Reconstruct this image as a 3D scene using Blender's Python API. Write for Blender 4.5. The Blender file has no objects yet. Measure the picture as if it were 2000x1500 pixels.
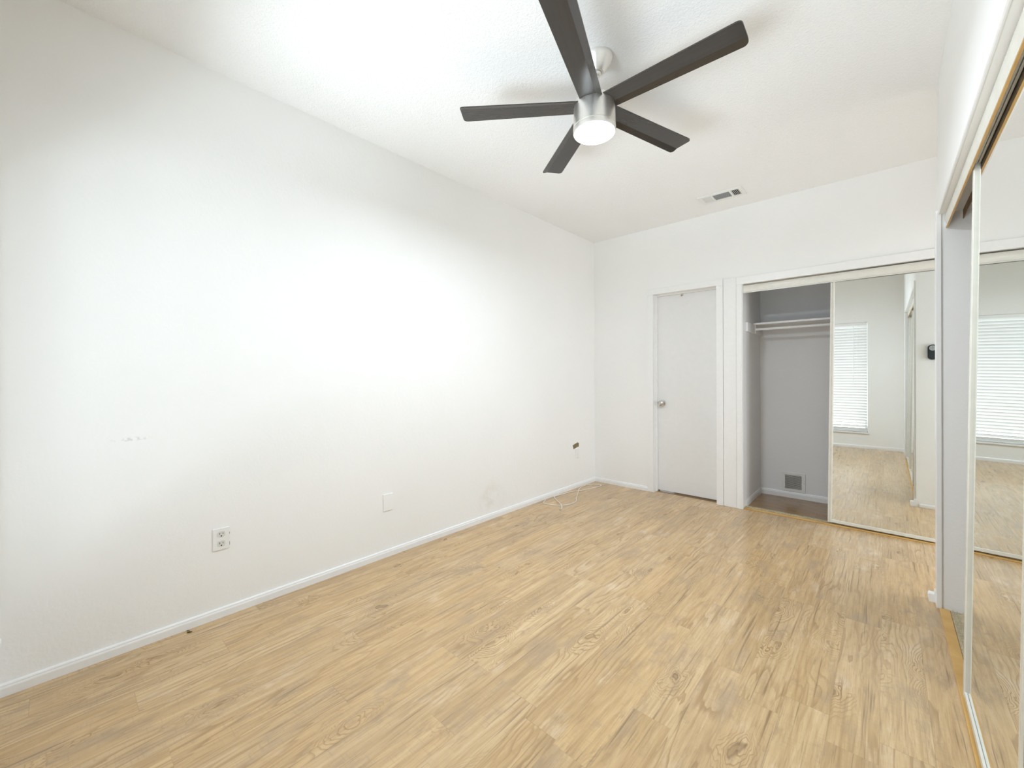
import bpy, bmesh, math, random
from mathutils import Vector, Matrix
random.seed(7)
C = bpy.context.scene.collection
sc = bpy.context.scene
PI = math.pi

# ------------------------------------------------------------------ camera
FPX = 803.35
cam = bpy.data.cameras.new('camera'); camo = bpy.data.objects.new('camera', cam); C.objects.link(camo)
cam.sensor_width = 36.0; cam.sensor_fit = 'HORIZONTAL'; cam.lens = FPX / 2000 * 36
cam.shift_y = -12.68 / 2000; cam.clip_start = 0.01
yaw, pit, rol = 0.736677, -0.001567, -0.003899
r_ = Vector((math.cos(yaw), math.sin(yaw), 0)); f_ = Vector((-math.sin(yaw), math.cos(yaw), 0)); u_ = Vector((0, 0, 1))
f2 = f_ * math.cos(pit) + u_ * math.sin(pit); u2 = u_ * math.cos(pit) - f_ * math.sin(pit)
r3 = r_ * math.cos(rol) + u2 * math.sin(rol); u3 = u2 * math.cos(rol) - r_ * math.sin(rol)
m = Matrix((r3, u3, -f2)).transposed().to_4x4(); m.translation = Vector((2.4623, 0, 1.1934))
camo.matrix_world = m
sc.camera = camo

# ------------------------------------------------------------------ world, added lights, exposure
w = bpy.data.worlds.new('world'); sc.world = w; w.use_nodes = True
bg = w.node_tree.nodes['Background']; bg.inputs[0].default_value = (0.86, 0.93, 1.0, 1); bg.inputs[1].default_value = 1.0
sc.view_settings.view_transform = 'Standard'; sc.view_settings.look = 'None'
sc.view_settings.gamma = 1.0; sc.view_settings.exposure = 0.12; sc.view_settings.use_curve_mapping = False
cy = sc.cycles
cy.use_denoising = True; cy.max_bounces = 24; cy.diffuse_bounces = 12; cy.glossy_bounces = 10; cy.transparent_max_bounces = 16
cy.sample_clamp_indirect = 6.0; cy.caustics_reflective = True

SIDE_FILL = 56.0          # added side light through the window, W
HALL_FILL = 38.0           # added fill light beyond the alcove, W
LOW_FILL = 240.0      # added low fill light outside the window, W
LAMP = 30.0          # the fan's lamp, W
def area(name, loc, rot, sx, sy, power, col, shape='RECTANGLE'):
    l = bpy.data.lights.new(name, 'AREA'); l.shape = shape; l.size = sx
    if shape == 'RECTANGLE': l.size_y = sy
    l.energy = power; l.color = col
    o = bpy.data.objects.new(name, l); C.objects.link(o); o.location = loc; o.rotation_euler = rot
    return o
# area light added outside the window, glancing in to brighten the near left wall
dd = Vector((-0.90, 0.17, 0.17 * math.tan(math.radians(57)))).normalized()
dl_ = area('side_fill_light', (0, 0, 0), (0, 0, 0), 0.75, 1.4, SIDE_FILL, (0.86, 0.94, 1.04))
dl_.rotation_euler = dd.to_track_quat('-Z', 'Y').to_euler(); dl_.location = Vector((0.80, -0.25, 1.15)) - dd * 2.3

# fill light added low outside, shining up through the tilted slats onto the ceiling
e_, az_ = math.radians(34), math.radians(-8)
gd = Vector((-math.sin(az_) * math.cos(e_), math.cos(az_) * math.cos(e_), math.sin(e_)))
gl_ = area('low_fill_light', (0, 0, 0), (0, 0, 0), 3.6, 1.9, LOW_FILL, (0.88, 0.94, 1.05)); gl_.data.spread = math.radians(95)
gl_.rotation_euler = gd.to_track_quat('-Z', 'Y').to_euler(); gl_.location = Vector((1.30, -0.35, 1.12)) - gd * 3.2

# fill light added in an invented hall to brighten the room's far end
area('hall_fill_light', (4.75, 3.62, 1.25), (0, PI / 2, 0), 1.9, 1.3, HALL_FILL, (0.88, 0.95, 1.04))

# ------------------------------------------------------------------ dimensions
YB = 4.117; H = 2.716; XW = 2.668; YF = -0.165
XR2 = 3.45           # far right wall of the alcove / back of the side closet
YJ0, YJ1 = 3.03, 3.125   # partition at the end of the side closet
YC = 4.818           # back of the back closet
HX, HY = 1.424, 1.744    # fan axis

# ------------------------------------------------------------------ helpers
class MB:
    def __init__(s): s.bm = bmesh.new()
    def _merge(s, b, mat=None):
        if mat is not None: b.transform(mat)
        me = bpy.data.meshes.new('t'); b.to_mesh(me); b.free(); s.bm.from_mesh(me); bpy.data.meshes.remove(me)
    def box(s, x0, x1, y0, y1, z0, z1, bev=0.0, seg=2, mat=None):
        b = bmesh.new(); bmesh.ops.create_cube(b, size=1)
        for v in b.verts:
            v.co = Vector(((x0 + x1) / 2 + v.co.x * (x1 - x0), (y0 + y1) / 2 + v.co.y * (y1 - y0), (z0 + z1) / 2 + v.co.z * (z1 - z0)))
        if bev > 0: bmesh.ops.bevel(b, geom=b.edges[:], offset=bev, segments=seg, affect='EDGES', profile=0.5)
        s._merge(b, mat); return s
    def prism(s, pts, axis, a0, a1, mat=None, close=True):
        # profile pts (2D) extruded along axis: x -> (y,z), y -> (x,z), z -> (x,y)
        b = bmesh.new()
        def P(p, a): return {'x': (a, p[0], p[1]), 'y': (p[0], a, p[1]), 'z': (p[0], p[1], a)}[axis]
        A = [b.verts.new(P(p, a0)) for p in pts]; B = [b.verts.new(P(p, a1)) for p in pts]
        n = len(pts)
        for i in range(n if close else n - 1):
            j = (i + 1) % n; b.faces.new((A[i], A[j], B[j], B[i]))
        if close: b.faces.new(A); b.faces.new(B[::-1])
        bmesh.ops.recalc_face_normals(b, faces=b.faces[:]); s._merge(b, mat); return s
    def lathe(s, prof, seg=48, mat=None):
        # prof: list of (r, z) about Z
        b = bmesh.new(); rings = []
        for r, z in prof:
            if r < 1e-6: rings.append([b.verts.new((0, 0, z))])
            else: rings.append([b.verts.new((r * math.cos(2 * PI * k / seg), r * math.sin(2 * PI * k / seg), z)) for k in range(seg)])
        for a, c in zip(rings, rings[1:]):
            for k in range(seg):
                k2 = (k + 1) % seg
                if len(a) == 1 and len(c) == 1: continue
                if len(a) == 1: b.faces.new((a[0], c[k2], c[k]))
                elif len(c) == 1: b.faces.new((a[k], a[k2], c[0]))
                else: b.faces.new((a[k], a[k2], c[k2], c[k]))
        bmesh.ops.recalc_face_normals(b, faces=b.faces[:]); s._merge(b, mat); return s
    def tube(s, pts, r, seg=10):
        b = bmesh.new(); pts = [Vector(p) for p in pts]; rings = []
        for i, p in enumerate(pts):
            d = (pts[min(i + 1, len(pts) - 1)] - pts[max(i - 1, 0)]).normalized()
            up = Vector((0, 0, 1)) if abs(d.z) < 0.95 else Vector((1, 0, 0))
            a = d.cross(up).normalized(); c = a.cross(d)
            rr = r[i] if isinstance(r, (list, tuple)) else r
            rings.append([b.verts.new(p + a * rr * math.cos(2 * PI * k / seg) + c * rr * math.sin(2 * PI * k / seg)) for k in range(seg)])
        for a, c in zip(rings, rings[1:]):
            for k in range(seg): b.faces.new((a[k], a[(k + 1) % seg], c[(k + 1) % seg], c[k]))
        b.faces.new(rings[0][::-1]); b.faces.new(rings[-1])
        bmesh.ops.recalc_face_normals(b, faces=b.faces[:]); s._merge(b); return s
    def build(s, name, mat, parent=None, smooth=False, loc=None):
        me = bpy.data.meshes.new(name); s.bm.to_mesh(me); s.bm.free()
        if smooth:
            for p in me.polygons: p.use_smooth = True
            try: me.set_sharp_from_angle(angle=math.radians(35))
            except Exception: pass
        me.materials.append(mat)
        o = bpy.data.objects.new(name, me); C.objects.link(o)
        if loc is not None: o.location = loc
        if parent is not None: o.parent = parent
        return o
def tag(o, label, cat, group=None):
    o['label'] = label; o['category'] = cat
    if group: o['group'] = group
    return o
def thing(name, label, cat, loc=(0, 0, 0), group=None, rot=(0, 0, 0)):
    o = bpy.data.objects.new(name, None); C.objects.link(o); o.location = loc; o.rotation_euler = rot
    o.empty_display_size = 0.05
    return tag(o, label, cat, group)
def struct(o, label=None, cat=None):
    o['kind'] = 'structure'
    if label: o['label'] = label
    if cat: o['category'] = cat
    return o
def spline(pts, n=8):
    pts = [Vector(p) for p in pts]; out = []
    for i in range(len(pts) - 1):
        p0 = pts[max(i - 1, 0)]; p1 = pts[i]; p2 = pts[i + 1]; p3 = pts[min(i + 2, len(pts) - 1)]
        for k in range(n):
            t = k / n
            out.append(0.5 * ((2 * p1) + (p2 - p0) * t + (2 * p0 - 5 * p1 + 4 * p2 - p3) * t * t + (3 * p1 - p0 - 3 * p2 + p3) * t ** 3))
    out.append(pts[-1]); return out

# ------------------------------------------------------------------ materials
class NT:
    def __init__(s, name):
        s.m = bpy.data.materials.new(name); s.m.use_nodes = True; s.t = s.m.node_tree; s.t.nodes.clear()
        s.out = s.t.nodes.new('ShaderNodeOutputMaterial')
    def n(s, typ, **kw):
        nd = s.t.nodes.new('ShaderNode' + typ)
        for k, v in kw.items(): setattr(nd, k, v)
        return nd
    def l(s, a, b): s.t.links.new(a, b)
    def put(s, sock, v):
        if hasattr(v, 'is_linked') or isinstance(v, bpy.types.NodeSocket): s.l(v, sock)
        else: sock.default_value = v
    def math(s, op, a, b=0.0, c=None, clamp=False):
        nd = s.n('Math', operation=op); nd.use_clamp = clamp
        s.put(nd.inputs[0], a); s.put(nd.inputs[1], b)
        if c is not None: s.put(nd.inputs[2], c)
        return nd.outputs[0]
    def xyz(s, x, y, z=0.0):
        nd = s.n('CombineXYZ'); s.put(nd.inputs[0], x); s.put(nd.inputs[1], y); s.put(nd.inputs[2], z); return nd.outputs[0]
    def sep(s, v):
        nd = s.n('SeparateXYZ'); s.l(v, nd.inputs[0]); return nd.outputs
    def coord(s): return s.n('TexCoord').outputs['Object']
    def noise(s, vec, scale=1.0, detail=2.0, rough=0.5, dist=0.0):
        nd = s.n('TexNoise'); s.l(vec, nd.inputs['Vector'])
        nd.inputs['Scale'].default_value = scale; nd.inputs['Detail'].default_value = detail
        nd.inputs['Roughness'].default_value = rough; nd.inputs['Distortion'].default_value = dist
        return nd.outputs['Fac']
    def ramp(s, fac, stops):
        nd = s.n('ValToRGB'); s.l(fac, nd.inputs[0]); e = nd.color_ramp.elements
        while len(e) < len(stops): e.new(0.5)
        for q, (p, c) in zip(e, stops):
            q.position = p; q.color = c if len(c) == 4 else (*c, 1)
        return nd.outputs[0]
    def mix(s, fac, a, b, mode='MIX'):
        nd = s.n('Mix', data_type='RGBA', blend_type=mode); s.put(nd.inputs[0], fac)
        s.put(nd.inputs[6], a if not isinstance(a, tuple) or len(a) == 4 else (*a, 1)); s.put(nd.inputs[7], b if not isinstance(b, tuple) or len(b) == 4 else (*b, 1))
        return nd.outputs[2]
    def smooth(s, v, a, b):
        nd = s.n('MapRange', interpolation_type='SMOOTHSTEP'); s.put(nd.inputs[0], v)
        nd.inputs[1].default_value = a; nd.inputs[2].default_value = b; return nd.outputs[0]
    def bump(s, h, strength, dist):
        nd = s.n('Bump'); nd.inputs['Strength'].default_value = strength; nd.inputs['Distance'].default_value = dist
        s.l(h, nd.inputs['Height']); return nd.outputs[0]
    def bsdf(s, col=(.8, .8, .8), rough=.5, metal=0.0, spec=.5, normal=None):
        b = s.n('BsdfPrincipled'); s.put(b.inputs['Base Color'], col if not isinstance(col, tuple) or len(col) == 4 else (*col, 1))
        s.put(b.inputs['Roughness'], rough); b.inputs['Metallic'].default_value = metal; b.inputs['Specular IOR Level'].default_value = spec
        if normal is not None: s.l(normal, b.inputs['Normal'])
        s.l(b.outputs[0], s.out.inputs[0]); return b

def simple(name, col, rough=.5, metal=0.0, spec=.5, nscale=40.0, amt=0.03, bump=0.0):
    t = NT(name); v = t.coord(); nz = t.noise(v, nscale, 3)
    c = t.ramp(nz, [(0.3, tuple(max(0, x * (1 - amt)) for x in col)), (0.7, tuple(min(1, x * (1 + amt)) for x in col))])
    nrm = t.bump(nz, 1.0, bump) if bump else None
    t.bsdf(c, rough, metal, spec, nrm); return t.m

WALLC = (0.87, 0.87, 0.86)
def wall_mat(name, col=WALLC, marks=False):
    t = NT(name); v = t.coord()
    big = t.noise(v, 1.3, 2); fine = t.noise(v, 55, 3, .6); mid = t.noise(v, 14, 3)
    c = t.ramp(big, [(0.3, tuple(x * .985 for x in col)), (0.7, tuple(min(1, x * 1.01) for x in col))])
    if marks:
        x, y, z = t.sep(v)
        # brownish hand-dirt patch near the skirting, scuffs at chest height
        dy = t.math('DIVIDE', t.math('SUBTRACT', y, 2.45), 0.17); dz = t.math('DIVIDE', t.math('SUBTRACT', z, 0.17), 0.17)
        d = t.math('SQRT', t.math('ADD', t.math('MULTIPLY', dy, dy), t.math('MULTIPLY', dz, dz)))
        patch = t.math('MULTIPLY', t.smooth(d, 1.25, 0.1), t.smooth(t.noise(v, 9, 4, .6), .35, .7))
        c = t.mix(t.math('MULTIPLY', patch, 0.24), c, (0.56, 0.50, 0.40))
        dy = t.math('DIVIDE', t.math('SUBTRACT', y, 0.215), 0.07); dz = t.math('DIVIDE', t.math('SUBTRACT', z, 0.925), 0.010)
        d = t.math('SQRT', t.math('ADD', t.math('MULTIPLY', dy, dy), t.math('MULTIPLY', dz, dz)))
        sc_ = t.math('MULTIPLY', t.smooth(d, 1.2, 0.3), t.smooth(t.noise(v, 70, 2), .48, .62))
        c = t.mix(t.math('MULTIPLY', sc_, 0.35), c, (0.4, 0.4, 0.4))
    h = t.math('ADD', t.math('MULTIPLY', fine, 0.5), mid)
    t.bsdf(c, 0.55, 0, 0.3, t.bump(h, 0.35, 0.004)); return t.m
M = {}
M['wall'] = wall_mat('wall_paint')
M['wall_left'] = wall_mat('wall_paint_marked', marks=True)
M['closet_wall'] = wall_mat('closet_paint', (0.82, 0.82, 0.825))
M['trim'] = simple('trim_gloss_paint', (0.85, 0.85, 0.845), 0.32, 0, .5, 30, .012)
M['door'] = simple('door_paint', (0.80, 0.80, 0.795), 0.4, 0, .5, 20, .012)
M['cream'] = simple('cream_enamel_metal', (0.69, 0.675, 0.61), 0.22, 0.0, .6, 25, .03)
M['white_plastic'] = simple('white_plastic', (0.84, 0.84, 0.83), 0.35, 0, .5, 60, .01)
M['grey_plastic'] = simple('receptacle_plastic', (0.70, 0.70, 0.67), 0.35, 0, .5, 60, .02)
M['dark'] = simple('dark_void', (0.02, 0.02, 0.02), 0.8, 0, .2)
M['duct'] = simple('duct_interior', (0.16, 0.16, 0.16), 0.7, 0, .2)
M['vent_white'] = simple('vent_enamel', (0.80, 0.80, 0.78), 0.4, 0, .4)
M['nickel'] = None
M['chrome'] = simple('satin_chrome', (0.62, 0.60, 0.57), 0.16, 1.0, .5, 30, .04)
M['gold_wood'] = None
M['steel_track'] = simple('worn_track_metal', (0.56, 0.49, 0.33), 0.35, 0.4, .5, 60, .25)
M['black_plastic'] = simple('black_plastic', (0.016, 0.020, 0.026), 0.35, 0, .5, 80, .1)
M['grey_button'] = simple('grey_button', (0.40, 0.44, 0.44), 0.4, 0, .4)
M['cable'] = simple('cable_jacket', (0.80, 0.76, 0.70), 0.4, 0, .4, 80, .03)
M['cardboard'] = simple('raw_gypsum_and_stud', (0.23, 0.18, 0.10), 0.9, 0, .1, 90, .35)
M['raw_wood'] = simple('raw_header_wood', (0.26, 0.19, 0.125), 0.7, 0, .3, 30, .2)
M['twig'] = simple('dry_debris', (0.10, 0.085, 0.03), 0.8, 0, .2)
def nickel():
    t = NT('brushed_nickel'); v = t.coord(); x, y, z = t.sep(v)
    nz = t.noise(t.xyz(t.math('MULTIPLY', x, 4), t.math('MULTIPLY', y, 4), t.math('MULTIPLY', z, 400)), 1.0, 3)
    c = t.ramp(nz, [(0.3, (0.86, 0.845, 0.81)), (0.7, (0.91, 0.895, 0.86))])
    t.bsdf(c, 0.42, 1.0, .5); return t.m
M['nickel'] = nickel()
def blade_mat():
    t = NT('espresso_blade'); v = t.coord(); x, y, z = t.sep(v)
    nz = t.noise(t.xyz(t.math('MULTIPLY', x, 3), t.math('MULTIPLY', y, 60), z), 1.0, 4)
    c = t.ramp(nz, [(0.3, (0.036, 0.031, 0.027)), (0.7, (0.042, 0.036, 0.031))])
    t.bsdf(c, 0.20, 0, .6); return t.m
M['blade'] = blade_mat()
def ceiling_mat():
    t = NT('popcorn_ceiling'); v = t.coord()
    a = t.noise(v, 120, 3, .55); b = t.noise(v, 62, 2, .5); big = t.noise(v, 1.2, 2)
    h = t.math('ADD', t.smooth(a, .42, .62), t.math('MULTIPLY', t.smooth(b, .4, .65), .8))
    c = t.ramp(big, [(0.3, (0.85, 0.85, 0.845)), (0.7, (0.87, 0.87, 0.865))])
    t.bsdf(c, 0.6, 0, 0.25, t.bump(h, 0.24, 0.004)); return t.m
M['ceiling'] = ceiling_mat()
def gold_wood():
    t = NT('golden_threshold_wood'); v = t.coord(); x, y, z = t.sep(v)
    nz = t.noise(t.xyz(t.math('MULTIPLY', x, 8), t.math('MULTIPLY', y, 8), t.math('MULTIPLY', z, 8)), 1.0, 5)
    c = t.ramp(nz, [(0.3, (0.52, 0.30, 0.085)), (0.7, (0.66, 0.41, 0.14))])
    t.bsdf(c, 0.42, 0, .4); return t.m
M['gold_wood'] = gold_wood()
def floor_mat(name, along='y', tint=(1, 1, 1)):
    t = NT(name); v = t.coord(); sx, sy, sz = t.sep(v)
    X, Y = (sx, sy) if along == 'y' else (sy, sx)
    W, L = 0.131, 0.92
    xs = t.math('DIVIDE', t.math('ADD', X, 0.043), W); xi = t.math('FLOOR', xs); fx = t.math('SUBTRACT', xs, xi)
    wn1 = t.n('TexWhiteNoise', noise_dimensions='1D'); t.l(xi, wn1.inputs['W'])
    ys = t.math('ADD', t.math('DIVIDE', Y, L), t.math('MULTIPLY', wn1.outputs['Value'], 7.3)); yi = t.math('FLOOR', ys); fy = t.math('SUBTRACT', ys, yi)
    wn = t.n('TexWhiteNoise', noise_dimensions='2D'); t.l(t.xyz(xi, yi), wn.inputs['Vector'])
    rnd = wn.outputs['Value']; rc = t.sep(wn.outputs['Color'])
    ox = t.math('MULTIPLY', rc[0], 37.0); oy = t.math('MULTIPLY', rc[1], 53.0)
    px = t.math('ADD', X, ox); py = t.math('ADD', Y, oy)
    # knots: sparse, irregular cells along each plank
    wob = t.noise(t.xyz(t.math('MULTIPLY', px, 11.0), t.math('MULTIPLY', py, 5.0)), 1.0, 3, .55)
    wo = t.math('MULTIPLY', t.math('SUBTRACT', wob, .5), .55)
    vo = t.n('TexVoronoi', voronoi_dimensions='2D', feature='F1'); vo.inputs['Scale'].default_value = 1.0; vo.inputs['Randomness'].default_value = 1.0
    t.l(t.xyz(t.math('ADD', t.math('MULTIPLY', px, 5.6), wo), t.math('ADD', t.math('MULTIPLY', py, 2.7), wo)), vo.inputs['Vector'])
    kd = vo.outputs['Distance']; kr = t.sep(vo.outputs['Color'])
    kon = t.smooth(kr[0], 0.58, 0.68)
    kinf = t.math('MULTIPLY', t.smooth(kd, 0.46, 0.02), kon)
    ksz = t.math('ADD', 0.028, t.math('MULTIPLY', kr[1], 0.045))
    kcore = t.math('MULTIPLY', t.smooth(t.math('SUBTRACT', kd, ksz), 0.03, -0.01), kon)
    keye = t.math('MULTIPLY', t.smooth(t.math('SUBTRACT', kd, t.math('MULTIPLY', ksz, .55)), 0.012, -0.008), kon)
    # growth-ring contours that bend around knots (cathedral figure)
    warp = t.noise(t.xyz(t.math('MULTIPLY', px, 8.0), t.math('MULTIPLY', py, 1.05)), 1.0, 3.5, .5, .3)
    field = t.math('ADD', t.math('ADD', warp, t.math('MULTIPLY', kinf, 0.62)), t.math('MULTIPLY', px, t.math('ADD', 0.6, t.math('MULTIPLY', rc[2], 3.6))))
    ring = t.math('FRACT', t.math('MULTIPLY', field, 10.0))
    late = t.math('MULTIPLY', t.smooth(ring, 0.55, 0.94), t.smooth(ring, 1.0, 0.94))
    patchy = t.noise(t.xyz(t.math('MULTIPLY', px, 4.5), t.math('MULTIPLY', py, 1.3)), 1.0, 3)
    amp = t.math('ADD', t.math('ADD', .16, t.math('MULTIPLY', t.smooth(patchy, .44, .64), .55)), t.math('MULTIPLY', kinf, .60), None, True)
    # straight fine grain, long dark checks, grey wear
    g1 = t.noise(t.xyz(t.math('MULTIPLY', px, 52.0), t.math('MULTIPLY', py, 2.4)), 1.0, 6, .65)
    g2 = t.noise(t.xyz(t.math('MULTIPLY', px, 190.0), t.math('MULTIPLY', py, 10.0)), 1.0, 4, .6)
    chk = t.noise(t.xyz(t.math('MULTIPLY', t.math('ADD', px, t.math('MULTIPLY', warp, .03)), 62.0), t.math('MULTIPLY', py, 1.5)), 1.0, 3, .55)
    blot = t.noise(t.xyz(t.math('MULTIPLY', px, 7.0), t.math('MULTIPLY', py, 2.8)), 1.0, 5, .65)
    blot2 = t.noise(t.xyz(t.math('MULTIPLY', px, 15.0), t.math('MULTIPLY', py, 5.0)), 1.0, 5, .68)
    saw = t.noise(t.xyz(t.math('MULTIPLY', px, 18.0), t.math('MULTIPLY', py, 150.0)), 1.0, 3, .55)
    base = t.ramp(g1, [(0.24, (0.395, 0.255, 0.122)), (0.5, (0.545, 0.38, 0.200)), (0.76, (0.655, 0.478, 0.278))])
    tone = t.ramp(rnd, [(0.0, (0.90, 0.88, 0.86)), (0.35, (1.03, 0.99, 0.91)), (0.7, (0.98, 0.98, 1.0)), (1.0, (1.06, 1.07, 1.09))])
    c = t.mix(1.0, base, tone, 'MULTIPLY')
    c = t.mix(t.math('MULTIPLY', t.smooth(blot, .51, .70), .62), c, (0.375, 0.275, 0.18))
    c = t.mix(t.math('MULTIPLY', t.smooth(blot, .45, .28), .45), c, (0.70, 0.56, 0.41))
    c = t.mix(t.math('MULTIPLY', t.smooth(blot2, .55, .72), .52), c, (0.32, 0.225, 0.135))
    c = t.mix(t.math('MULTIPLY', late, amp), c, (0.33, 0.205, 0.092))
    c = t.mix(t.math('MULTIPLY', t.smooth(g2, .53, .70), .42), c, (0.29, 0.195, 0.10))
    c = t.mix(t.math('MULTIPLY', t.smooth(chk, .60, .70), .62), c, (0.20, 0.13, 0.07))
    c = t.mix(t.math('MULTIPLY', t.math('MULTIPLY', t.smooth(saw, .54, .68), t.smooth(blot, .40, .58)), .28), c, (0.33, 0.24, 0.15))
    c = t.mix(t.math('MULTIPLY', kcore, t.math('MULTIPLY', kr[2], .75)), c, (0.185, 0.115, 0.058))
    c = t.mix(t.math('MULTIPLY', keye, .55), c, (0.42, 0.28, 0.14))
    ex = t.math('MULTIPLY', t.math('MINIMUM', fx, t.math('SUBTRACT', 1.0, fx)), W)
    ey = t.math('MULTIPLY', t.math('MINIMUM', fy, t.math('SUBTRACT', 1.0, fy)), L)
    e = t.math('MINIMUM', ex, ey)
    seam = t.smooth(e, 0.0014, 0.0003)
    c = t.mix(t.math('MULTIPLY', seam, t.math('ADD', .05, t.math('MULTIPLY', rc[2], .30))), c, (0.16, 0.10, 0.06))
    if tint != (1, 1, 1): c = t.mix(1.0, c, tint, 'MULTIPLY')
    rough = t.math('ADD', 0.15, t.math('MULTIPLY', g1, 0.08))
    h = t.math('SUBTRACT', t.math('ADD', g2, t.math('MULTIPLY', saw, .3)), t.math('MULTIPLY', seam, 2.0))
    t.bsdf(c, rough, 0, 0.62, t.bump(h, 0.08, 0.0010)); return t.m
M['floor'] = floor_mat('vinyl_plank_floor')
M['floor_closet'] = floor_mat('shaded_closet_floor', 'x', (0.62, 0.53, 0.45))  # tint paints the closet's shade into the plank colour
def mirror_mat():
    t = NT('mirror_glass'); v = t.coord()
    c = t.ramp(t.noise(v, 2.0, 2), [(0.3, (0.875, 0.90, 0.88)), (0.7, (0.885, 0.91, 0.89))])
    t.bsdf(c, 0.0, 1.0, .5); return t.m
M['mirror'] = mirror_mat()
def glass_mat():
    t = NT('window_glass'); lw = t.n('LayerWeight'); lw.inputs[0].default_value = 0.5
    fac = t.math('ADD', 0.035, t.math('MULTIPLY', t.math('POWER', lw.outputs['Facing'], 5.0), 0.9))
    tr = t.n('BsdfTransparent'); tr.inputs[0].default_value = (0.94, 0.97, 0.96, 1); gl = t.n('BsdfGlossy'); gl.inputs['Roughness'].default_value = 0.0
    mx = t.n('MixShader'); t.l(fac, mx.inputs[0]); t.l(tr.outputs[0], mx.inputs[1]); t.l(gl.outputs[0], mx.inputs[2]); t.l(mx.outputs[0], t.out.inputs[0])
    return t.m
M['glass'] = glass_mat()
def slat_mat():
    t = NT('blind_slat_vinyl'); v = t.coord()
    c = t.ramp(t.noise(v, 12, 2), [(0.3, (0.86, 0.85, 0.84)), (0.7, (0.88, 0.87, 0.86))])
    d = t.n('BsdfDiffuse'); t.l(c, d.inputs[0]); tr = t.n('BsdfTranslucent'); t.l(c, tr.inputs[0])
    mx = t.n('MixShader'); mx.inputs[0].default_value = 0.27; t.l(d.outputs[0], mx.inputs[1]); t.l(tr.outputs[0], mx.inputs[2]); t.l(mx.outputs[0], t.out.inputs[0])
    return t.m
M['slat'] = slat_mat()
def lamp_mat():
    t = NT('lit_frosted_lens'); v = t.coord()
    c = t.ramp(t.noise(v, 8, 2), [(0.3, (0.93, 0.97, 1.0)), (0.7, (0.94, 0.975, 1.0))])
    e = t.n('Emission'); t.l(c, e.inputs[0]); e.inputs[1].default_value = 22.0; t.l(e.outputs[0], t.out.inputs[0]); return t.m
M['lamp'] = lamp_mat()

# ------------------------------------------------------------------ room shell
T = 0.10
struct(MB().box(-T, XR2 + T, YF - T, YB + 0.045, -0.08, 0).build('floor', M['floor']), 'pale tan wood-look plank floor with knots and grain', 'floor')
struct(MB().box(-T, XR2 + T, YB + 0.045, YC + T, -0.08, 0).build('floor_closet', M['floor_closet']), 'plank floor inside the open back closet, tinted darker for its shade', 'floor')
struct(MB().box(-T, XR2 + T, YF - T, YC + T, H, H + .1).build('ceiling', M['ceiling']), 'white textured ceiling', 'ceiling')
struct(MB().box(-T, 0, YF - T, YC + T, 0, H).build('wall_left', M['wall_left']), 'long white left wall, bare', 'wall')
# back wall with a door opening and a closet opening
DX0, DX1, DZ = 0.696, 1.300, 2.031
KX0, KX1, KZ = 1.515, 3.36, 2.013
b = MB()
b.box(0, DX0, YB, YB + T, 0, H).box(DX0, DX1, YB, YB + T, DZ, H).box(DX1, KX0, YB, YB + T, 0, H).box(KX0, KX1, YB, YB + T, KZ, H).box(KX1, XR2, YB, YB + T, 0, H)
struct(b.build('wall_back', M['wall']), 'white far wall with door and mirrored closet', 'wall')
b = MB(); b.box(DX0 - .06, KX0, YC, YC + T, 0, H)  # rear of the closet row
b.box(KX0 - .06, XR2, YC, YC + T, 0, H); b.box(KX0 - .06, KX0 + .002, YB + T, YC, 0, H); b.box(KX1 - .002, KX1 + .06, YB + T, YC, 0, H)
b.box(KX0, KX1, YB + T, YC, 2.42, 2.47)
struct(b.build('wall_closet', M['closet_wall']), 'grey-white inner walls of the back closet', 'wall')
# side wall: header above the side closet, near jamb, end partition
b = MB()
NY = 0.45
b.box(XW, XW + .09, NY, YJ0, 2.015, H, 0.004, 2)
b.box(XW, XW + .09, YF, NY, 0, H)
b.box(XW, XR2, YJ0, YJ1, 0, H)
struct(b.build('wall_right', M['wall']), 'white right wall above and beside the side closet', 'wall')
b = MB(); b.box(3.33, 3.33 + .06, YF, YJ0, 0, H); b.box(XW + .09, 3.33, NY - .06, NY, 0, H)
b.box(XW + .09, 3.33, NY, YJ0, 2.42, 2.46)
struct(b.build('wall_closet', M['closet_wall']), 'shaded inner walls of the side closet', 'wall')
AY0, AY1, AZ = 3.22, 4.04, 2.03      # unseen doorway added in the alcove wall to let the fill light in
struct(MB().box(XR2, XR2 + T, YF - T, AY0, 0, H).box(XR2, XR2 + T, AY1, YC + T, 0, H).box(XR2, XR2 + T, AY0, AY1, AZ, H).build('wall_alcove', M['wall']), 'white wall of the alcove beyond the side closet', 'wall')
struct(MB().box(XR2 + T, 4.9, 2.7, 4.6, -.08, 0).build('floor_added_hall', M['floor']), 'plank floor of the added, unseen hall beyond the alcove', 'floor')
struct(MB().box(XR2 + T, 4.9, 2.6, 2.7, 0, 2.5).box(XR2 + T, 4.9, 4.6, 4.7, 0, 2.5).box(4.9, 5.0, 2.6, 4.7, 0, 2.5).box(XR2 + T, 5.0, 2.6, 4.7, 2.5, 2.6).build('wall_added_hall', M['wall']), 'added, unseen white hall beyond the alcove doorway', 'wall')
# front wall with the window opening (behind the camera, seen in the mirrors)
WX0, WX1, WZ0, WZ1 = 0.10, 2.262, 0.255, 1.975  # unseen left part of the window widened to admit more light
b = MB()
b.box(-T, WX0, YF - .12, YF, 0, H).box(WX1, XR2, YF - .12, YF, 0, H).box(WX0, WX1, YF - .12, YF, 0, WZ0).box(WX0, WX1, YF - .12, YF, WZ1, H)
struct(b.build('wall_front', M['wall']), 'white window wall seen in the mirrors', 'wall')
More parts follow.
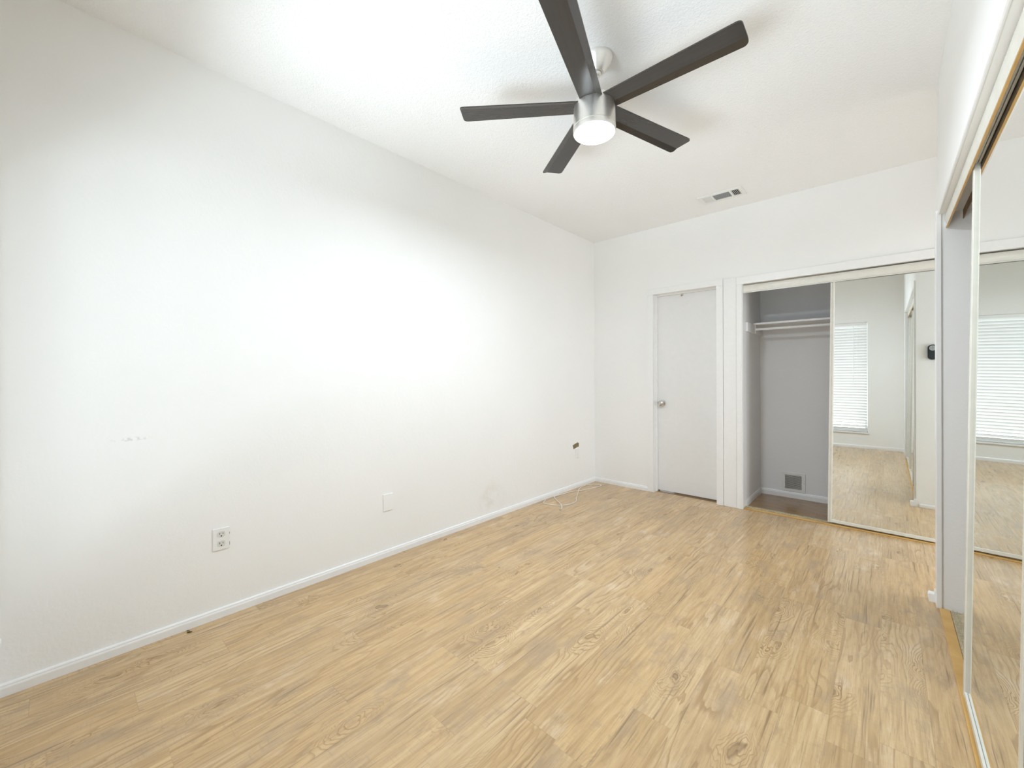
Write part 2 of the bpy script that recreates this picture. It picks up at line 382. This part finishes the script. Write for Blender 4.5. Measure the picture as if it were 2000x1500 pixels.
# window: frame, two panes, sill
wn = bpy.data.objects.new('window_1', None); C.objects.link(wn); wn.location = ((WX0 + WX1) / 2, YF - .1, WZ0); struct(wn, 'window behind white slatted blind, seen in the mirrors', 'window')
def rel(o, par):
    o.parent = par; o.matrix_parent_inverse = Matrix.Translation(par.location).inverted(); return o
b = MB(); y0, y1 = YF - .115, YF - .085
b.box(WX0, WX0 + .035, y0, y1, WZ0, WZ1, .003).box(WX1 - .035, WX1, y0, y1, WZ0, WZ1, .003).box(WX0 + .035, WX1 - .035, y0, y1, WZ0, WZ0 + .035, .003).box(WX0 + .035, WX1 - .035, y0, y1, WZ1 - .035, WZ1, .003)
b.box(1.165, 1.197, y0, y1, WZ0 + .035, WZ1 - .035, .003)
rel(b.build('window_frame', M['white_plastic']), wn)
rel(MB().box(WX0 + .034, 1.166, YF - .102, YF - .098, WZ0 + .034, WZ1 - .034).build('pane', M['glass']), wn)
rel(MB().box(1.196, WX1 - .034, YF - .102, YF - .098, WZ0 + .034, WZ1 - .034).build('pane', M['glass']), wn)
rel(MB().box(WX0 - .015, WX1 + .015, YF - .083, YF + .022, WZ0 - .022, WZ0, .004).build('window_sill', M['trim']), wn)

# baseboards
def base_profile(t=.012, h=.047):
    return [(0, 0), (t, 0), (t, h * .64), (t * .9, h * .73), (t * .78, h * .80), (t * .80, h * .88), (t * .6, h * .97), (0, h)]
def bbx(name, y0, y1, x, sgn, t=.012, h=.047):     # runs along Y on a wall facing sgn*X
    return struct(MB().prism([(x + sgn * a, z) for a, z in base_profile(t, h)], 'y', y0, y1).build(name, M['trim']))
def bby(name, x0, x1, y, sgn, t=.012, h=.047):
    return struct(MB().prism([(y + sgn * a, z) for a, z in base_profile(t, h)], 'x', x0, x1).build(name, M['trim']))
bbx('baseboard_left', YF, YB, 0, 1)
bby('baseboard_back', .012, .633, YB, -1)
bby('baseboard_front', .012, XW, YF, 1)
bby('baseboard_alcove', XW + .02, XR2, YJ1, 1, .008, .03)
bby('baseboard_closet', KX0 + .004, KX1, YC, -1, .012, .058)
bbx('baseboard_closet', YB + T, YC - .012, KX0 + .002, 1, .010, .058)
# stub of skirting left on the wall end beside the side closet
b = MB(); b.prism([(XW, 0), (XW - .036, 0), (XW - .039, .012), (XW - .039, .036), (XW - .034, .042), (XW - .016, .042), (XW - .013, .060), (XW, .062)], 'y', 3.085, YJ1)
struct(b.build('baseboard_right', M['trim']), 'short painted stub of skirting at the wall end', 'baseboard')

# ------------------------------------------------------------------ trim
# door casing, filler and closet casing on the far wall
yc0 = YB - .013
def prof_casing(x0, x1, z0, z1, b, out):
    b.box(x0, x1, out, YB, z0, z1, .003)
b = MB()
prof_casing(.633, DX0, 0, DZ, b, yc0); prof_casing(DX1, 1.3585, 0, DZ, b, yc0); prof_casing(.633, 1.3585, DZ, 2.090, b, yc0)
struct(b.build('trim_1', M['trim']), 'flat white casing round the closed door', 'door casing')
b = MB(); prof_casing(1.3615, 1.470, 0, 2.083, b, YB - .012)
struct(b.build('trim_2', M['trim']), 'white filler board between door and closet', 'trim')
b = MB(); prof_casing(1.4705, KX0, 0, KZ, b, YB - .015); prof_casing(1.4705, KX1 + .05, KZ, 2.079, b, YB - .015); prof_casing(KX1, KX1 + .05, 0, KZ, b, YB - .015)
b.box(KX0 - .012, KX0 + .004, YB - .002, YB + T + .03, 0, KZ)
struct(b.build('trim_3', M['trim']), 'flat white casing round the back closet opening', 'closet casing')
# door jamb with stops
b = MB(); b.box(DX0 - .018, DX0 + .001, YB, YB + .16, 0, DZ + .018).box(DX1 - .001, DX1 + .018, YB, YB + .16, 0, DZ + .018).box(DX0, DX1, YB, YB + .16, DZ - .001, DZ + .018)
b.box(DX0, DX0 + .011, YB + .055, YB + .088, 0, DZ, .002).box(DX1 - .011, DX1, YB + .055, YB + .088, 0, DZ, .002).box(DX0 + .011, DX1 - .011, YB + .055, YB + .088, DZ - .012, DZ, .002)
struct(b.build('trim_4', M['trim']), 'white jamb and stop inside the door casing', 'door jamb')
# casing strip at the end of the side closet, rounded bead under the header
b = MB(); b.box(XW - .012, XW + .006, YJ0 + .001, YJ0 + .055, 0, 2.036, .002)
b.box(XW - .012, XW + .008, YJ0 - .008, YJ0 + .001, 0, 2.036, .002)
struct(b.build('trim_5', M['trim']), 'narrow white casing strip on the wall end', 'trim')
b = MB(); b.tube([(XW - .001, NY, 2.018), (XW - .001, YJ0 - .01, 2.018)], .006, 10)
b.box(XW - .003, XW, NY, YJ0 - .01, 2.03, 2.036, .001)
struct(b.build('trim_6', M['trim'], smooth=True), 'thin bead along the side closet header', 'trim')

# ------------------------------------------------------------------ door
d = bpy.data.objects.new('door_1', None); C.objects.link(d); d.location = (1.0, YB + .10, 0); struct(d, 'plain white flush door, closed', 'door')
rel(MB().box(DX0 + .003, DX1 - .003, YB + .089, YB + .124, .012, DZ - .004, .0015).build('door_panel', M['door']), d)
kn = rel(MB().lathe([(0, 0), (.030, 0), (.032, .003), (.030, .008), (.014, .011), (.011, .024), (.016, .030), (.026, .036), (.0285, .046), (.026, .056), (.017, .062), (0, .064)], 40, Matrix.Translation((.755, YB + .089, .915)) @ Matrix.Rotation(PI / 2, 4, 'X')).build('door_knob', M['chrome'], smooth=True), d)
kn['label'] = 'round satin chrome knob'
b = MB(); b.box(.944, .968, YB + .082, YB + .090, 2.000, 2.022, .002); b.tube(spline([(.956, YB + .084, 2.004), (.956, YB + .076, 1.998), (.956, YB + .068, 1.994), (.956, YB + .062, 1.999)], 5), .004, 8)
hk = rel(b.build('hook', M['chrome'], smooth=True), d); hk['label'] = 'small grey metal hook at the top edge'

# ------------------------------------------------------------------ closet fittings (back closet)
# track fascia: convex enamelled channel
def fascia(name, axis, a0, a1, o, sgn, z0, z1, label, fins, ztop, fin_mat='steel_track', lip=False):
    # profile in (depth, z): o = outer face depth, sgn = +1 when depth grows into the closet
    h = z1 - z0
    P = [(.004, h), (.001, h * .93), (-.002, h * .80), (-.003, h * .62), (.000, h * .44), (.004, h * .28), (.006, h * .17), (.004, h * .12), (.001, h * .06), (.001, 0), (.007, 0), (.007, h * .08), (.009, h * .9), (.007, h)]
    t = thing(name, label, 'closet track')
    pts = [(o + sgn * a, z0 + z) for a, z in P]
    MB().prism(pts, axis, a0, a1).build('fascia', M['cream'], t, smooth=True)
    b = MB()
    for q in fins:
        lo = min(o + sgn * q, o + sgn * (q + .0025)); hi = max(o + sgn * q, o + sgn * (q + .0025))
        if axis == 'x': b.box(a0 + .002, a1 - .002, lo, hi, z1 - .040, ztop)
        else: b.box(lo, hi, a0 + .002, a1 - .002, z1 - .040, ztop)
    b.build('track_fin', M[fin_mat], t)
    if lip:
        l_ = MB().box(o + .0015, o + .0085, a0 + .001, a1 - .001, z0 - .003, z0 - .0002, .0006).build('wood_lip', M['gold_wood'], t); l_['label'] = 'golden raw wood lower edge'
        MB().box(o + .0088, o + .0098, a0 + .001, a1 - .001, z0 + .001, ztop).build('backing_board', M['raw_wood'], t)
    return t
fascia('closet_track', 'x', KX0 + .006, KX1 - .004, YB + .002, 1, 1.934, KZ - .011, 'cream metal overhead track with rounded front, above the back closet doors', (.057, .092), KZ - .001)
fascia('closet_track', 'y', NY + .006, YJ0 - .008, XW + .022, 1, 1.940, 2.010, 'cream metal overhead track above the side closet, beside the camera', (.060, .090), 2.014, 'raw_wood', True)

# thresholds with floor track
def thresh(axis, a0, a1, o, name, label):
    t = thing(name, label, 'threshold')
    def bx(b, p0, p1, z0, z1, bev=0):
        if axis == 'x': b.box(a0, a1, o + p0, o + p1, z0, z1, bev)
        else: b.box(o + p0, o + p1, a0, a1, z0, z1, bev)
    b = MB(); bx(b, 0, .037, .0005, .007, .002); w_ = b.build('wood_strip', M['gold_wood'], t); w_['label'] = 'golden wood strip'
    b = MB(); bx(b, .039, .088, .0005, .003); bx(b, .044, .047, .003, .011, .0008); bx(b, .060, .063, .003, .009, .0008); bx(b, .080, .083, .003, .011, .0008)
    w_ = b.build('floor_track', M['steel_track'], t); w_['label'] = 'worn metal double track'
    return t
thresh('x', KX0 + .002, KX1 - .002, YB + .012, 'closet_threshold', 'golden wood threshold with metal track at the open back closet')
thresh('y', NY + .002, YJ0 - .010, XW - .002, 'closet_threshold', 'golden wood threshold with worn metal track under the side closet mirror')

# shelf, rod and cleats
sh = thing('closet_shelf', 'white painted shelf across the top of the open back closet', 'shelf', (KX0, 4.5, 1.69))
def loc_build(b, name, mat, par, smooth=False):
    o = b.build(name, mat, None, smooth); return rel(o, par)
loc_build(MB().box(KX0 + .004, KX1 - .004, 4.50, YC - .001, 1.684, 1.702, .002), 'shelf_board', M['trim'], sh)
loc_build(MB().box(KX0 + .003, KX0 + .021, 4.225, YC - .002, 1.600, 1.6835, .002), 'cleat', M['closet_wall'], sh)
rd = thing('closet_rod', 'white round hanging rod below the shelf in the back closet', 'rod', (KX0, 4.515, 1.640))
loc_build(MB().tube([(KX0 + .023, 4.515, 1.640), (KX1 - .004, 4.515, 1.640)], .0125, 16), 'rod', M['trim'], rd, True)
loc_build(MB().box(KX0 + .0215, KX0 + .028, 4.498, 4.532, 1.602, 1.682, .0015), 'rod_bracket', M['trim'], rd)

# return-air grille low in the closet
def louver_vent(name, label, x0, x1, z0, z1, y):
    t = thing(name, label, 'vent', ((x0 + x1) / 2, y, z0))
    fx, fz = .027, .025
    b = MB(); b.box(x0, x1, y - .007, y, z1 - fz, z1, .0015).box(x0, x1, y - .007, y, z0, z0 + fz, .0015).box(x0, x0 + fx, y - .007, y, z0 + fz, z1 - fz, .0012).box(x1 - fx - .004, x1, y - .007, y, z0 + fz, z1 - fz, .0012)
    loc_build(b, 'frame', M['vent_white'], t)
    loc_build(MB().box(x0 + fx, x1 - fx, y - .0012, y, z0 + fz, z1 - fz), 'backing', M['dark'], t)
    n = 14; b = MB(); zz0, zz1 = z0 + fz, z1 - fz; p = (zz1 - zz0) / n
    for i in range(n):
        zc = zz0 + (i + .5) * p
        b.box(-(x1 - x0) / 2 + fx, (x1 - x0) / 2 - fx - .004, -.0045, .0045, -.0009, .0009, mat=Matrix.Translation(((x0 + x1) / 2, y - .0045, zc)) @ Matrix.Rotation(math.radians(-46), 4, 'X'))
    loc_build(b, 'louvers', M['vent_white'], t)
    b = MB(); b.lathe([(0, .0015), (.0025, .001), (.003, 0)], 12, Matrix.Translation((x1 - .012, y - .007, (z0 + z1) / 2)) @ Matrix.Rotation(PI / 2, 4, 'X')); loc_build(b, 'screw', M['chrome'], t)
    return t
louver_vent('wall_vent', 'square white louvred grille low on the back wall of the open closet', 1.702, 1.895, .060, .247, YC)

# ------------------------------------------------------------------ mirrored sliding doors
def mirror_door(label, wd, ht, mat4, group=None):
    # local frame: X along width, Y out towards the room (negative), Z up; mirror plane at y = 0
    t = thing('sliding_mirror_door', label, 'mirror door', group=group)
    sw, pr = .027, .009
    MB().box(sw * .5, wd - sw * .5, 0, .005, .015, ht - .015).build('mirror', M['mirror'], t)
    for x in (0, wd - sw):
        P = [(x, .018), (x, -pr + .002), (x + .002, -pr), (x + sw * .42, -pr), (x + sw * .46, -pr + .0022), (x + sw * .54, -pr + .0022), (x + sw * .58, -pr), (x + sw - .003, -pr), (x + sw, -pr + .003), (x + sw, -.0002), (x + sw, .018)]
        MB().prism(P, 'z', 0, ht).build('stile', M['cream'], t, smooth=True)
    MB().box(sw, wd - sw, -pr + .001, -.0002, 0, .022, .0015).build('bottom_rail', M['cream'], t)
    MB().box(sw, wd - sw, -pr + .001, -.0002, ht - .012, ht, .0015).build('top_rail', M['cream'], t)
    MB().box(sw, wd - sw, .0055, .016, .002, ht - .002).build('backing_board', M['duct'], t)
    t.matrix_world = mat4
    return t
LEANB = 0.006
YM = YB + .036
mirror_door('tall mirrored sliding door covering the right half of the back closet', 0.98, 1.930, Matrix.Translation((2.118, YM, .022)) @ Matrix.Rotation(LEANB, 4, 'X') @ Matrix.Rotation(0.0125, 4, 'Y'))
mirror_door('mirrored sliding door on the rear track, parked behind the front one', 0.98, 1.945, Matrix.Translation((2.34, YM + .034, .014)), None)
XM = 2.683; LEANS = 0.0141
BAS = Matrix(((0, 1, 0, 0), (-1, 0, 0, 0), (0, 0, 1, 0), (0, 0, 0, 1)))   # local X -> -Y world, local Y -> +X world
mirror_door('tall mirrored sliding door of the side closet at the right edge of the photo', 0.855, 1.955, Matrix.Translation((XM, 2.252, .012)) @ Matrix.Rotation(LEANS, 4, 'Y') @ BAS)
mirror_door('second mirrored door of the side closet, nearest the camera', 0.855, 1.945, Matrix.Translation((XM + .003, 1.38, .016)) @ Matrix.Rotation(LEANS, 4, 'Y') @ BAS)

# ------------------------------------------------------------------ ceiling fan
fan = thing('ceiling_fan', 'five-blade ceiling fan with dark brown blades, brushed nickel body and lit round lamp', 'ceiling fan', (HX, HY, H))
def fb(b, name, mat, smooth=True): return rel(b.build(name, mat, None, smooth), fan)
Tm = Matrix.Translation
cx_, cy_ = HX + .021, HY - .008
fb(MB().lathe([(0, H), (.072, H - .0005), (.0735, H - .004), (.072, H - .012), (.067, H - .022), (.057, H - .038), (.046, H - .055), (.036, H - .068), (.031, H - .073), (.022, H - .074), (.020, H - .068), (0, H - .066)], 56, Tm((cx_, cy_, 0))), 'canopy', M['nickel'])
fb(MB().lathe([(0, .020), (.012, .016), (.019, .006), (.020, 0), (.018, -.008), (.012, -.014), (0, -.016)], 32, Tm((cx_, cy_, H - .073))), 'hanger_ball', M['nickel'])
fb(MB().tube([(cx_, cy_, H - .078), (HX, HY, 2.547)], .0095, 16), 'downrod', M['nickel'])
fb(MB().lathe([(0, 2.532), (.020, 2.532), (.024, 2.526), (.026, 2.512), (.060, 2.508), (.084, 2.502), (.092, 2.494), (.092, 2.478), (0, 2.478)], 64, Tm((HX, HY, .023))), 'top_cover', M['nickel'])
fb(MB().lathe([(0, 2.497), (.090, 2.497), (.0955, 2.493), (.098, 2.484), (.1005, 2.400), (.101, 2.3895), (.099, 2.388), (.099, 2.386), (.1015, 2.3845), (.1015, 2.366), (.0995, 2.362), (.0965, 2.362), (.0965, 2.372), (0, 2.372)], 72, Tm((HX, HY, .006))), 'motor_housing', M['nickel'])
ln = fb(MB().lathe([(.0960, 2.366), (.0958, 2.3605), (.090, 2.3565), (.075, 2.3525), (.050, 2.3495), (.025, 2.348), (0, 2.3475)], 64, Tm((HX, HY, .006))), 'lamp_lens', M['lamp']); ln['label'] = 'glowing white lens'
# the lamp's own light, just below its lens
lo = area('fan_lamp_light', (HX, HY, 2.350), (0, 0, 0), .17, .17, LAMP, (0.85, 0.955, 1.06), 'DISK')
ZBL = 2.5015; R0, R1 = .075, .650; WB0, WB1 = .106, .128; TH = .006
def blade_mesh():
    b = bmesh.new(); n = 14; rows = []
    cr = .027; us = [-.5, -.35, -.1, .12, .235, .36, .48, .5]
    def halfw(s):
        w_ = (WB0 + (WB1 - WB0) * ((s - R0) / (R1 - R0))) / 2
        return w_
    ss = [R0 + (R1 - .020 - R0) * i / n for i in range(n + 1)] + [R1 - .013, R1 - .007, R1 - .003, R1 - .0008, R1]
    for s in ss:
        hw = halfw(s)
        k = max(0, s - (R1 - .020)) / .020
        inset = .020 * (1 - math.sqrt(max(0, 1 - k * k)))
        row = []
        for u in us:
            v = u * 2 * hw
            v = max(-hw + inset, min(hw - inset, v))
            z = (v - .235 * 2 * hw) * -.32 if v > .235 * 2 * hw else 0.0   # creased trailing strip, bent down
            row.append((s, v, z))
        rows.append(row)
    lo_ = [[b.verts.new((x, y, z - TH / 2)) for x, y, z in r] for r in rows]; hi_ = [[b.verts.new((x, y, z + TH / 2)) for x, y, z in r] for r in rows]
    m_ = len(us)
    for i in range(len(rows) - 1):
        for j in range(m_ - 1):
            b.faces.new((lo_[i][j], lo_[i][j + 1], lo_[i + 1][j + 1], lo_[i + 1][j])); b.faces.new((hi_[i][j + 1], hi_[i][j], hi_[i + 1][j], hi_[i + 1][j + 1]))
        b.faces.new((lo_[i][0], lo_[i + 1][0], hi_[i + 1][0], hi_[i][0])); b.faces.new((lo_[i + 1][-1], lo_[i][-1], hi_[i][-1], hi_[i + 1][-1]))
    for j in range(m_ - 1):
        b.faces.new((lo_[0][j + 1], lo_[0][j], hi_[0][j], hi_[0][j + 1])); b.faces.new((lo_[-1][j], lo_[-1][j + 1], hi_[-1][j + 1], hi_[-1][j]))
    bmesh.ops.remove_doubles(b, verts=b.verts[:], dist=1e-5)
    bmesh.ops.recalc_face_normals(b, faces=b.faces[:])
    me = bpy.data.meshes.new('fan_blade'); b.to_mesh(me); b.free(); me.materials.append(M['blade']); return me
bme = blade_mesh()
PH0 = .0189
for k in range(5):
    o = bpy.data.objects.new('fan_blade', bme); C.objects.link(o); o.parent = fan
    o.location = (0, 0, ZBL - H); o.rotation_euler = (math.radians(-0.8), -.012 * math.cos((k - 4) * 2 * PI / 5), PH0 + k * 2 * PI / 5)

# ------------------------------------------------------------------ ceiling register
cv = thing('ceiling_vent', 'white three-section air register in the ceiling near the back wall', 'vent', (1.44, 3.768, H))
x0, x1, y0, y1 = 1.272, 1.612, 3.672, 3.858
b = MB()
def cb(b, a0, a1, c0, c1, z0=H - .008, z1=H - .0003, bev=.0015): b.box(a0, a1, c0, c1, z0, z1, bev)
cb(b, x0, x1, y0, y0 + .030); cb(b, x0, x1, y1 - .034, y1); cb(b, x0, x0 + .034, y0 + .030, y1 - .034); cb(b, x1 - .030, x1, y0 + .030, y1 - .034)
cb(b, 1.372, 1.386, y0 + .030, y1 - .034); cb(b, 1.512, 1.526, y0 + .030, y1 - .034)
loc_build(b, 'frame', M['vent_white'], cv)
loc_build(MB().box(x0 + .03, x1 - .03, y0 + .03, y1 - .034, H - .0012, H - .0004), 'backing', M['dark'], cv)
def vanes(xa, xb, n, ang, axis, name):
    b = MB()
    if axis == 'y':
        p = (xb - xa) / n; L_ = (y1 - .034) - (y0 + .03)
        for i in range(n): b.box(-.0055, .0055, -L_ / 2, L_ / 2, -.0008, .0008, mat=Tm((xa + (i + .5) * p, (y0 + y1 - .004) / 2, H - .0055)) @ Matrix.Rotation(ang, 4, 'Y'))
    else:
        ya, yb = y0 + .03, y1 - .034; p = (yb - ya) / n
        for i in range(n): b.box(-(xb - xa) / 2, (xb - xa) / 2, -.005, .005, -.0006, .0006, mat=Tm(((xa + xb) / 2, ya + (i + .5) * p, H - .0055)) @ Matrix.Rotation(ang, 4, 'X'))
    return loc_build(b, name, M['vent_white'], cv)
vanes(x0 + .034, 1.372, 6, math.radians(-38), 'y', 'vanes'); vanes(1.386, 1.512, 11, math.radians(24), 'x', 'vanes'); vanes(1.526, x1 - .03, 5, math.radians(52), 'y', 'vanes')

# ------------------------------------------------------------------ left wall plates
ot = thing('wall_outlet', 'white duplex power outlet low on the left wall, nearest the camera', 'outlet', (0, .543, .390))
loc_build(MB().box(0, .006, .508, .578, .336, .444, .0022), 'cover_plate', M['white_plastic'], ot)
for zc in (.4135, .3665):
    b = MB()
    pts = []
    for k in range(28):
        a = 2 * PI * k / 28; yy = max(-.0165, min(.0165, .0185 * math.cos(a))); zz = max(-.0145, min(.0145, .0175 * math.sin(a))); pts.append((.543 + yy, zc + zz))
    b.prism(pts, 'x', .004, .0078)
    rc_ = loc_build(b, 'receptacle', M['grey_plastic'], ot)
    b = MB(); b.box(.0074, .0081, .5353, .5377, zc - .001, zc + .0085).box(.0074, .0081, .5485, .5507, zc, zc + .0075)
    pr_ = [(.543 + .0032 * math.cos(a), zc - .0080 + .0034 * math.sin(a)) for a in [2 * PI * k / 14 for k in range(14)]]
    b.prism(pr_, 'x', .0074, .0081)
    s_ = b.build('slots', M['dark']); s_.parent = rc_; s_.matrix_parent_inverse = Matrix.Translation(ot.location).inverted(); s_['label'] = 'dark plug slots'
    s_.matrix_parent_inverse = Matrix.Identity(4)
loc_build(MB().lathe([(0, .0016), (.002, .0012), (.003, 0)], 14, Tm((.006, .543, .390)) @ Matrix.Rotation(PI / 2, 4, 'Y')), 'screw', M['white_plastic'], ot)
# chipped dark gap right of the plate
struct(MB().box(0, .0012, .5785, .5805, .350, .366).box(0, .0012, .5785, .5803, .405, .414).build('trim_7', M['duct']), 'dark chipped edge of the wall cut-out beside the outlet', 'wall cut-out')
bp = thing('blank_wall_plate', 'white blank cover plate low on the left wall, mid-room', 'wall plate', (0, 1.475, .360))
loc_build(MB().box(0, .006, 1.439, 1.511, .304, .416, .0022), 'cover_plate', M['wall'], bp)
for zc in (.395, .325): loc_build(MB().lathe([(0, .0016), (.002, .0012), (.003, 0)], 14, Tm((.006, 1.475, zc)) @ Matrix.Rotation(PI / 2, 4, 'Y')), 'screw', M['wall'], bp)
pp = thing('wall_plate', 'small white jack plate under the brown hole near the far corner', 'wall plate', (0, 3.757, .366))
loc_build(MB().box(0, .010, 3.722, 3.790, .318, .415, .003), 'cover_plate', M['white_plastic'], pp)
loc_build(MB().box(.0098, .0125, 3.747, 3.764, .352, .370, .001), 'jack', M['white_plastic'], pp)
# torn hole in the drywall: raw brown core
hp = [(3.672, .463), (3.765, .484), (3.773, .477), (3.788, .4755), (3.786, .434), (3.768, .436), (3.687, .419)]
b = MB(); b.prism(hp, 'x', -.001, .0015)
struct(b.build('trim_8', M['cardboard']), 'brown torn hole in the left wall near the far corner', 'wall hole')

# ------------------------------------------------------------------ loose cable and debris on the floor
def fl(x, y, z=1.193):     # photo pixel on the floor plane (z ~ 0) measured once
    d_ = f2 + r3 * ((x - 1000) / FPX) - u3 * ((y - 737.32) / FPX); o_ = Vector((2.4623, 0, 1.1934)); t_ = (.004 - o_.z) / d_.z; return o_ + d_ * t_
cpx = [(1096, 995), (1097.5, 990), (1094, 984.5), (1088, 979), (1083.5, 973), (1082.5, 970), (1090, 967.4), (1104, 963.5), (1117, 960), (1130, 958.8), (1147, 955.5), (1163, 952), (1172.5, 949.3), (1173.5, 947.2), (1168, 946.2), (1158, 945.8), (1147, 946.8), (1136, 951), (1130.5, 957.5), (1128, 967), (1125.5, 973), (1125.3, 978.5), (1119, 982.5), (1108, 985.8), (1090, 987), (1074, 985.6), (1063.5, 983.2), (1062, 980.5), (1065.5, 977)]
cp = []
for i, (x, y) in enumerate(cpx):
    p = fl(x, y); p.x = max(p.x, .0165); p.z = .0042
    if i in (2, 3): p.z = .0105
    if i in (18,): p.z = .011
    cp.append(p)
cb_ = thing('coaxial_cable', 'loose white cable looped on the floor by the far left corner', 'cable', tuple(cp[0]))
loc_build(MB().tube(spline(cp, 8), .0034, 10), 'cable_jacket', M['cable'], cb_, True)
e0 = cp[0]; e1 = fl(1093.2, 996.2); e1.z = .0045; dr = (e1 - e0).normalized()
loc_build(MB().tube([e0 - dr * .004, e0 + dr * .010, e0 + dr * .0101, e0 + dr * .024], [.0045, .0045, .006, .006], 12), 'connector', M['chrome'], cb_, True)
p = fl(370, 1233)
tw = MB(); tw.tube(spline([(p.x - .018, p.y - .006, .0022), (p.x - .004, p.y, .004), (p.x + .008, p.y + .003, .0025)], 5), .0018, 8); tw.tube(spline([(p.x + .002, p.y - .010, .002), (p.x + .006, p.y - .001, .003), (p.x + .008, p.y + .009, .002)], 5), .0022, 8)
tag(tw.build('dry_twig', M['twig'], smooth=True), 'tiny dark scrap of debris on the floor against the left skirting', 'debris')

# ------------------------------------------------------------------ blind (seen in both mirrors)
bl = thing('window_blind', 'closed white slatted blind on the window behind the camera, seen in the mirrors', 'blind', ((WX0 + WX1) / 2, YF, WZ1))
bx0, bx1, by = WX0 + .012, WX1 - .008, YF - .028
loc_build(MB().box(bx0, bx1, by - .026, by + .026, WZ1 - .046, WZ1 - .002, .003), 'headrail', M['white_plastic'], bl)
n = 38; zt, zb = WZ1 - .062, WZ0 + .044; p = (zt - zb) / (n - 1)
for i in range(n):
    b = MB(); pr_ = []
    for k in range(7):
        a = -.025 + .05 * k / 6; pr_.append((a, .0035 * (1 - (a / .025) ** 2)))
    prof = [(a, z + .0014) for a, z in pr_] + [(a, z - .0014) for a, z in reversed(pr_)]
    ang = math.radians(57)
    prof = [(by + a * math.cos(ang) - z * math.sin(ang), zt - i * p + a * math.sin(ang) + z * math.cos(ang)) for a, z in prof]
    b.prism(prof, 'x', bx0, bx1)
    loc_build(b, 'slat', M['slat'], bl, True)
loc_build(MB().box(bx0, bx1, by - .022, by + .022, WZ0 + .001, WZ0 + .020, .003), 'bottom_rail', M['slat'], bl)
for x in (bx0 + .12, (bx0 + bx1) / 2, bx1 - .12):
    loc_build(MB().tube([(x, by + .027, WZ1 - .04), (x, by + .027, WZ0 + .02)], .0012, 6), 'ladder_cord', M['slat'], bl)
loc_build(MB().tube([(bx1 - .16, by + .034, WZ1 - .045), (bx1 - .165, by + .036, WZ0 + .75)], .004, 8), 'tilt_wand', M['white_plastic'], bl, True)
loc_build(MB().box(bx1 - .03, bx1 - .005, by + .0265, by + .034, WZ1 - .008, WZ1 + .004, .001), 'mount_clip', M['grey_plastic'], bl)

# ------------------------------------------------------------------ fan remote in its cradle, on the far face of the partition
rx, rz = 2.772, 1.384
rm = thing('fan_remote', 'black rounded fan remote with grey keypad hanging on the wall, seen in the back mirror', 'remote control', (rx, YJ1, rz))
def capsule(wd, ht, y0, y1, cz=0.0, r=None, seg=10):
    r = r or wd / 2; pts = []
    for cx0, cz0, a0 in ((wd / 2 - r, ht / 2 - r, 0), (-wd / 2 + r, ht / 2 - r, PI / 2), (-wd / 2 + r, -ht / 2 + r, PI), (wd / 2 - r, -ht / 2 + r, 1.5 * PI)):
        for k in range(seg + 1):
            a = a0 + PI / 2 * k / seg; pts.append((rx + cx0 + r * math.cos(a), rz + cz + cz0 + r * math.sin(a)))
    return MB().prism(pts, 'y', y0, y1)
loc_build(capsule(.062, .132, YJ1, YJ1 + .020, r=.028), 'cradle', M['black_plastic'], rm, True)
loc_build(capsule(.054, .124, YJ1 + .020, YJ1 + .026, r=.026), 'remote_body', M['black_plastic'], rm, True)
kp = loc_build(capsule(.046, .044, YJ1 + .026, YJ1 + .0285, cz=.036, r=.0215), 'keypad', M['grey_button'], rm, True); kp['label'] = 'round grey keypad'
b = MB(); b.box(rx - .018, rx + .018, YJ1 + .0285, YJ1 + .0290, rz + .0355, rz + .0365).box(rx - .0005, rx + .0005, YJ1 + .0285, YJ1 + .0290, rz + .02, rz + .052)
sl = b.build('key_gap', M['black_plastic']); sl.parent = kp; sl.matrix_parent_inverse = Matrix.Translation(rm.location).inverted()
sl.matrix_parent_inverse = Matrix.Identity(4)
